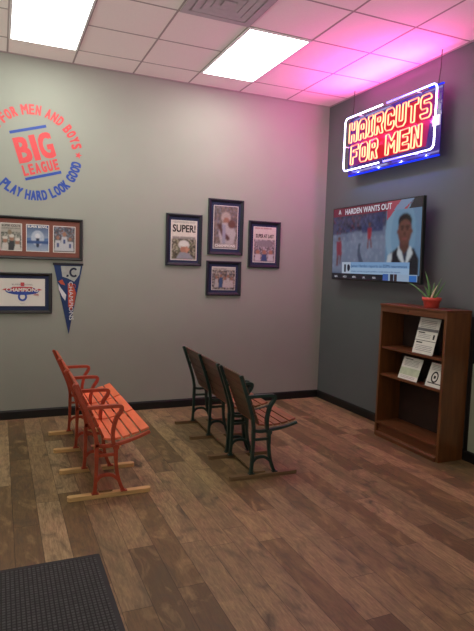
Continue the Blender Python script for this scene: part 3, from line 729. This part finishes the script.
# ------------------------------------------------------------------ potted plant
pc=(3.565,3.845,1.316)
t=thing('potted_aloe','small spiky green aloe in a red pot on top of the bookcase','plant',pc)
q=MB(); q.lathe([(.060,0),(.063,.004),(.074,.062),(.083,.062),(.085,.092),(.078,.092),(.074,.082)],pc,32); q.build('pot',MT['pot'],t)
q=MB(); q.lathe([(.070,.076),(.073,.083),(.03,.087),(.005,.088)],pc,24); q.build('soil',MT['soil'],t)
def leaf(tip,bend,w,m,name='leaf',base=(0,0)):
    b=Vector((pc[0]+base[0],pc[1]+base[1],pc[2]+.075)); tp=Vector(tip); md=(b+tp)/2+Vector(bend)
    pts=[];rs=[];n=12
    for i in range(n+1):
        k=i/n; p=b*(1-k)**2+md*2*k*(1-k)+tp*k*k; pts.append(p); rs.append(w*(1-k**1.7)*(1 if k>.1 else .8)+.0012)
    q=MB(); q.tube(pts,rs,seg=8); q.build(name,m,t)
leaf((3.55,3.935,1.640),(0,-.02,.03),.013,MT['aloe'],base=(0,.02))
leaf((3.49,4.09,1.535),(0,.02,.04),.009,MT['aloe'],base=(-.01,.03))
leaf((3.56,3.685,1.560),(0,-.01,-.01),.010,MT['aloe'],base=(0,-.02))
leaf((3.56,3.780,1.520),(0,.01,.0),.009,MT['tip'],'pale_leaf',base=(-.02,-.01))
leaf((3.60,3.86,1.545),(0,0,.02),.012,MT['aloe'])
leaf((3.62,3.80,1.580),(0,-.01,.02),.009,MT['aloe'])
leaf((3.50,3.88,1.51),(0,0,.02),.010,MT['aloe'],base=(-.02,0))

# ------------------------------------------------------------------ framed panel right of the bookcase
t=thing('wall_panel','black framed panel, dark above and pale below, on the wall right of the bookcase','panel',(XW,3.0,.1))
q=MB(); fr=[(2.45,.10),(3.526,.10),(3.526,1.262),(2.45,1.262)]
WP=lambda u,v,d:(XW-d,u,v)
q.box((3.492,.0955,.0),(3.526,1.262,.016),T=WP); q.box((2.45,.0955,.0),(2.484,1.262,.016),T=WP); q.box((2.484,1.228,.0),(3.492,1.262,.016),T=WP); q.build('panel_frame',MT['blackframe'],t)
q=MB(); q.box((2.484,.0955,.0),(3.492,.86,.006),T=WP); q.build('pale_board',MT['pale'],t)
q=MB(); q.box((2.484,.86,.0),(3.492,1.228,.006),T=WP); q.build('dark_board',MT['dglass'],t)

# ------------------------------------------------------------------ door mat
q=MB(); q.prism(rrect(-.98,2.05,.504,2.992,.012),.0,.008,I3,0); 
t=thing('floor_mat','dark grey waffle textured mat lying on the wood floor','mat',(-.24,2.52,0))
q.build('rubber_border',MT['matedge'],t)
q=MB(); q.prism(rrect(-.955,2.075,.478,2.967,.008),.0082,.0105,I3,0); q.build('waffle_pile',MT['mat'],t)

# ------------------------------------------------------------------ stadium seats
SX=lambda dx,y:(lambda u,v,d:(u+dx,y+d,v))
def side_frame(t,dx,y,iron,arm=True,foot=.03,lean=0,drop=0):
    T=SX(dx,y); h=.013
    q=MB()
    q.ribbon(smooth([(.488-lean,.797),(.522-lean*.75,.70),(.560-lean*.4,.59),(.592-lean*.1,.48),(.606,.40),(.607,.36)]),.013,-h,h,T)
    q.ribbon(smooth([(.598,.378),(.66,.364),(.74,.370),(.83,.390-drop*.4),(.91,.414-drop*.7),(.978,.442-drop)]),[.012]*13+[.010]*8,-h,h,T)
    q.ribbon([(.605,.300),(.742,.300)],.010,-h*.8,h*.8,T)
    q.ribbon(smooth([(.600,.115),(.630,.150),(.675,.160),(.720,.150),(.765,.110)]),.011,-h*.8,h*.8,T)
    q.prism([(.738+.022*math.cos(2*PI*k/14),.352+.022*math.sin(2*PI*k/14)) for k in range(14)],-h-.006,h+.006,T)
    q.prism([(.488-lean+.014*math.cos(2*PI*k/12),.797+.014*math.sin(2*PI*k/12)) for k in range(12)],-h-.002,h+.002,T)
    sf=q.build('side_frame',iron,t,bevel=.002)
    sf['_w']=tuple(t['_w'])
    def sub(name,q2):
        me=q2.build(name,iron,None,bevel=.002); me.parent=sf; me.location=(0,0,0); return me
    q=MB(); q.ribbon(smooth([(.607,.37),(.606,.25),(.602,.13),(.596,foot+.004)]),[.014]*4+[.012]*8+[.016],-h,h,T); q.box((.575,-.018,foot),(.622,.018,foot+.008),T=lambda a,b,c:(a+dx,y+b,c)); sub('leg',q)
    q=MB(); q.ribbon(smooth([(.738,.37),(.740,.25),(.752,.15),(.775,.075),(.795,foot+.004)]),[.014]*4+[.012]*12+[.014],-h,h,T); q.box((.775,-.018,foot),(.820,.018,foot+.008),T=lambda a,b,c:(a+dx,y+b,c)); sub('leg',q)
    if arm:
        q=MB(); pts=smooth([(.540,.640),(.60,.641),(.68,.642),(.752,.641),(.776,.632),(.770,.600),(.742,.560),(.724,.50),(.716,.44),(.722,.375)])
        q.ribbon(pts,.012,-.016,.016,T); sub('armrest',q)
def seat_unit(t,dx,ya,yb,seatm,backm,ns=5,nb=5,lean=0,bg=.03,drop=0):
    q=MB(); g=.012
    # seat slats, shallow dished curve
    prof=smooth([(.652,.405),(.72,.394),(.80,.404-drop*.3),(.89,.428-drop*.7),(.978,.459-drop)],6)
    def along(prof,t_):
        L=[0]
        for a,b in zip(prof,prof[1:]): L.append(L[-1]+math.hypot(b[0]-a[0],b[1]-a[1]))
        d=t_*L[-1]
        for i in range(len(L)-1):
            if L[i+1]>=d-1e-9:
                k=(d-L[i])/(L[i+1]-L[i]); a,b=prof[i],prof[i+1]; return (a[0]+(b[0]-a[0])*k,a[1]+(b[1]-a[1])*k)
        return prof[-1]
    def slats(q,prof,n,gap,th):
        for i in range(n):
            a=along(prof,i/n+(gap/2 if i else 0)); b=along(prof,(i+1)/n-(gap/2 if i<n-1 else 0))
            tt=Vector((b[0]-a[0],b[1]-a[1])).normalized(); nx,nz=-tt.y*th,tt.x*th
            T=lambda u,v,d:(u+dx,d,v)
            q.prism([a,b,(b[0]+nx,b[1]+nz),(a[0]+nx,a[1]+nz)],ya+.014,yb-.014,T)
    slats(q,prof,ns,.035,.016); q.build('seat',seatm,t,bevel=.003)
    q=MB(); bp=smooth([(.648,.415),(.607-lean*.2,.52),(.565-lean*.5,.63),(.530-lean*.8,.715),(.500-lean,.800)],6)[::-1]
    slats(q,[(a,b) for a,b in bp],nb,bg,.016); q.build('backrest',backm,t,bevel=.003)
def sled(q,x0,x1,y,w,h,mi=0):
    pts=rrect(x0,y-w/2,x1,y+w/2,w*.42,4); q.prism(pts,0,h,I3,mi)
def bench(name,label,dx,stands,units,sleds,iron,seatm,backm,boardm,plankm,sl=(.415,.992),sw=.05,lean=0,rot=0,bg=.03,drop=0):
    t=thing(name,label,'stadium seats',(.70+dx,(stands[0]+stands[-1])/2,0))
    for y in sleds:
        q=MB(); pts=rrect(sl[0]+dx,y-sw/2,sl[1]+dx,y+sw/2,sw*.42,4); q.prism(pts,0,.030,I3); q.build('floor_runner',boardm,t,bevel=.002)
    for a,b in zip(sleds,sleds[1:]):
        pass
    q=MB(); q.box((.628+dx,sleds[0]-.0,.0305),(.722+dx,sleds[-1],.046)); q.build('connecting_plank',plankm,t,bevel=.002)
    for y in stands: side_frame(t,dx,y,iron,lean=lean,drop=drop)
    for a,b in units: seat_unit(t,dx,a,b,seatm,backm,lean=lean,bg=bg,drop=drop)
    t.rotation_euler.z=math.radians(rot)
    return t
bench('stadium_seat_row','row of three bright orange slatted stadium seats on pale wood runners',0,[3.753,4.270,4.785,5.300],[(3.753,4.270),(4.270,4.785),(4.785,5.300)],[3.765,4.290,4.800,5.315],MT['orangei'],MT['orange'],MT['orangeshade'],MT['pine'],MT['pine2'],lean=.028)
bench('stadium_seat_row','row of three dark green iron stadium seats with brown wooden slats',1.208,[3.745,4.195,4.275,4.775,5.290],[(3.745,4.195),(4.275,4.775),(4.775,5.290)],[3.745,4.235,4.790,5.315],MT['greeni'],MT['slat'],MT['slatb'],MT['pine3'],MT['pine3'],rot=-1.7,bg=.012,drop=.028)

# ------------------------------------------------------------------ world, light, camera
w=bpy.data.worlds.new('ambient fill'); bpy.context.scene.world=w; w.use_nodes=True
nt=w.node_tree; bg=nt.nodes['Background']; bg.inputs[1].default_value=1
g=N(nt,'ShaderNodeTexCoord'); sp=N(nt,'ShaderNodeSeparateXYZ'); mr=N(nt,'ShaderNodeMapRange'); rp=N(nt,'ShaderNodeValToRGB')
nt.links.new(g.outputs['Generated'],sp.inputs[0]); nt.links.new(sp.outputs[2],mr.inputs[0]); mr.inputs[1].default_value=-.6; mr.inputs[2].default_value=.6
e=rp.color_ramp.elements; e[0].position=.38; e[0].color=(2.6,2.5,2.3,1); e[1].position=.52; e[1].color=(.21,.215,.18,1)  # glow below the horizon, added to lighten the ceiling
nt.links.new(mr.outputs[0],rp.inputs[0]); nt.links.new(rp.outputs[0],bg.inputs[0])

def lamp(name,loc,col,W,r=0):
    l=bpy.data.lights.new(name,'POINT'); l.color=col; l.energy=W; l.shadow_soft_size=r
    o=bpy.data.objects.new(name,l); C.objects.link(o); o.location=loc; return o
for k in range(6):
    lamp('neon_gas_light',RW(.20+.22*k,3.02,.20),(1,.06,.42),5)
for k in range(4):
    lamp('neon_gas_light',RW(.17+.36*k,2.72,.185),(.12,.14,1),1.6)
l=bpy.data.lights.new('neon_upward_glow','AREA'); l.shape='RECTANGLE'; l.size=1.3; l.size_y=.06; l.color=(1,.045,.50); l.energy=27
o=bpy.data.objects.new('neon_upward_glow',l); C.objects.link(o); o.location=RW(.755,3.335,.20)
o.rotation_euler=Matrix(((0,.766,.643),(1,0,0),(0,.643,-.766))).to_euler()
cam=bpy.data.cameras.new('camera'); co=bpy.data.objects.new('camera',cam); C.objects.link(co)
f=551.
X=Vector((1515-237,7.5,-f)).normalized(); Y=Vector((-238,55.5,-f)); Y=(Y-X*X.dot(Y)).normalized(); Z=X.cross(Y)
M=Matrix((X,Y,Z)).to_4x4(); M.translation=Vector((0,0,1.62)); co.matrix_world=M
cam.sensor_fit='VERTICAL'; cam.sensor_height=24; cam.sensor_width=18; cam.lens=24*f/631; cam.clip_start=.05
bpy.context.scene.camera=co
sc=bpy.context.scene
sc.view_settings.view_transform='Standard'; sc.view_settings.look='None'; sc.view_settings.exposure=0
for o in list(bpy.data.objects):
    if '_w' in o: del o['_w']
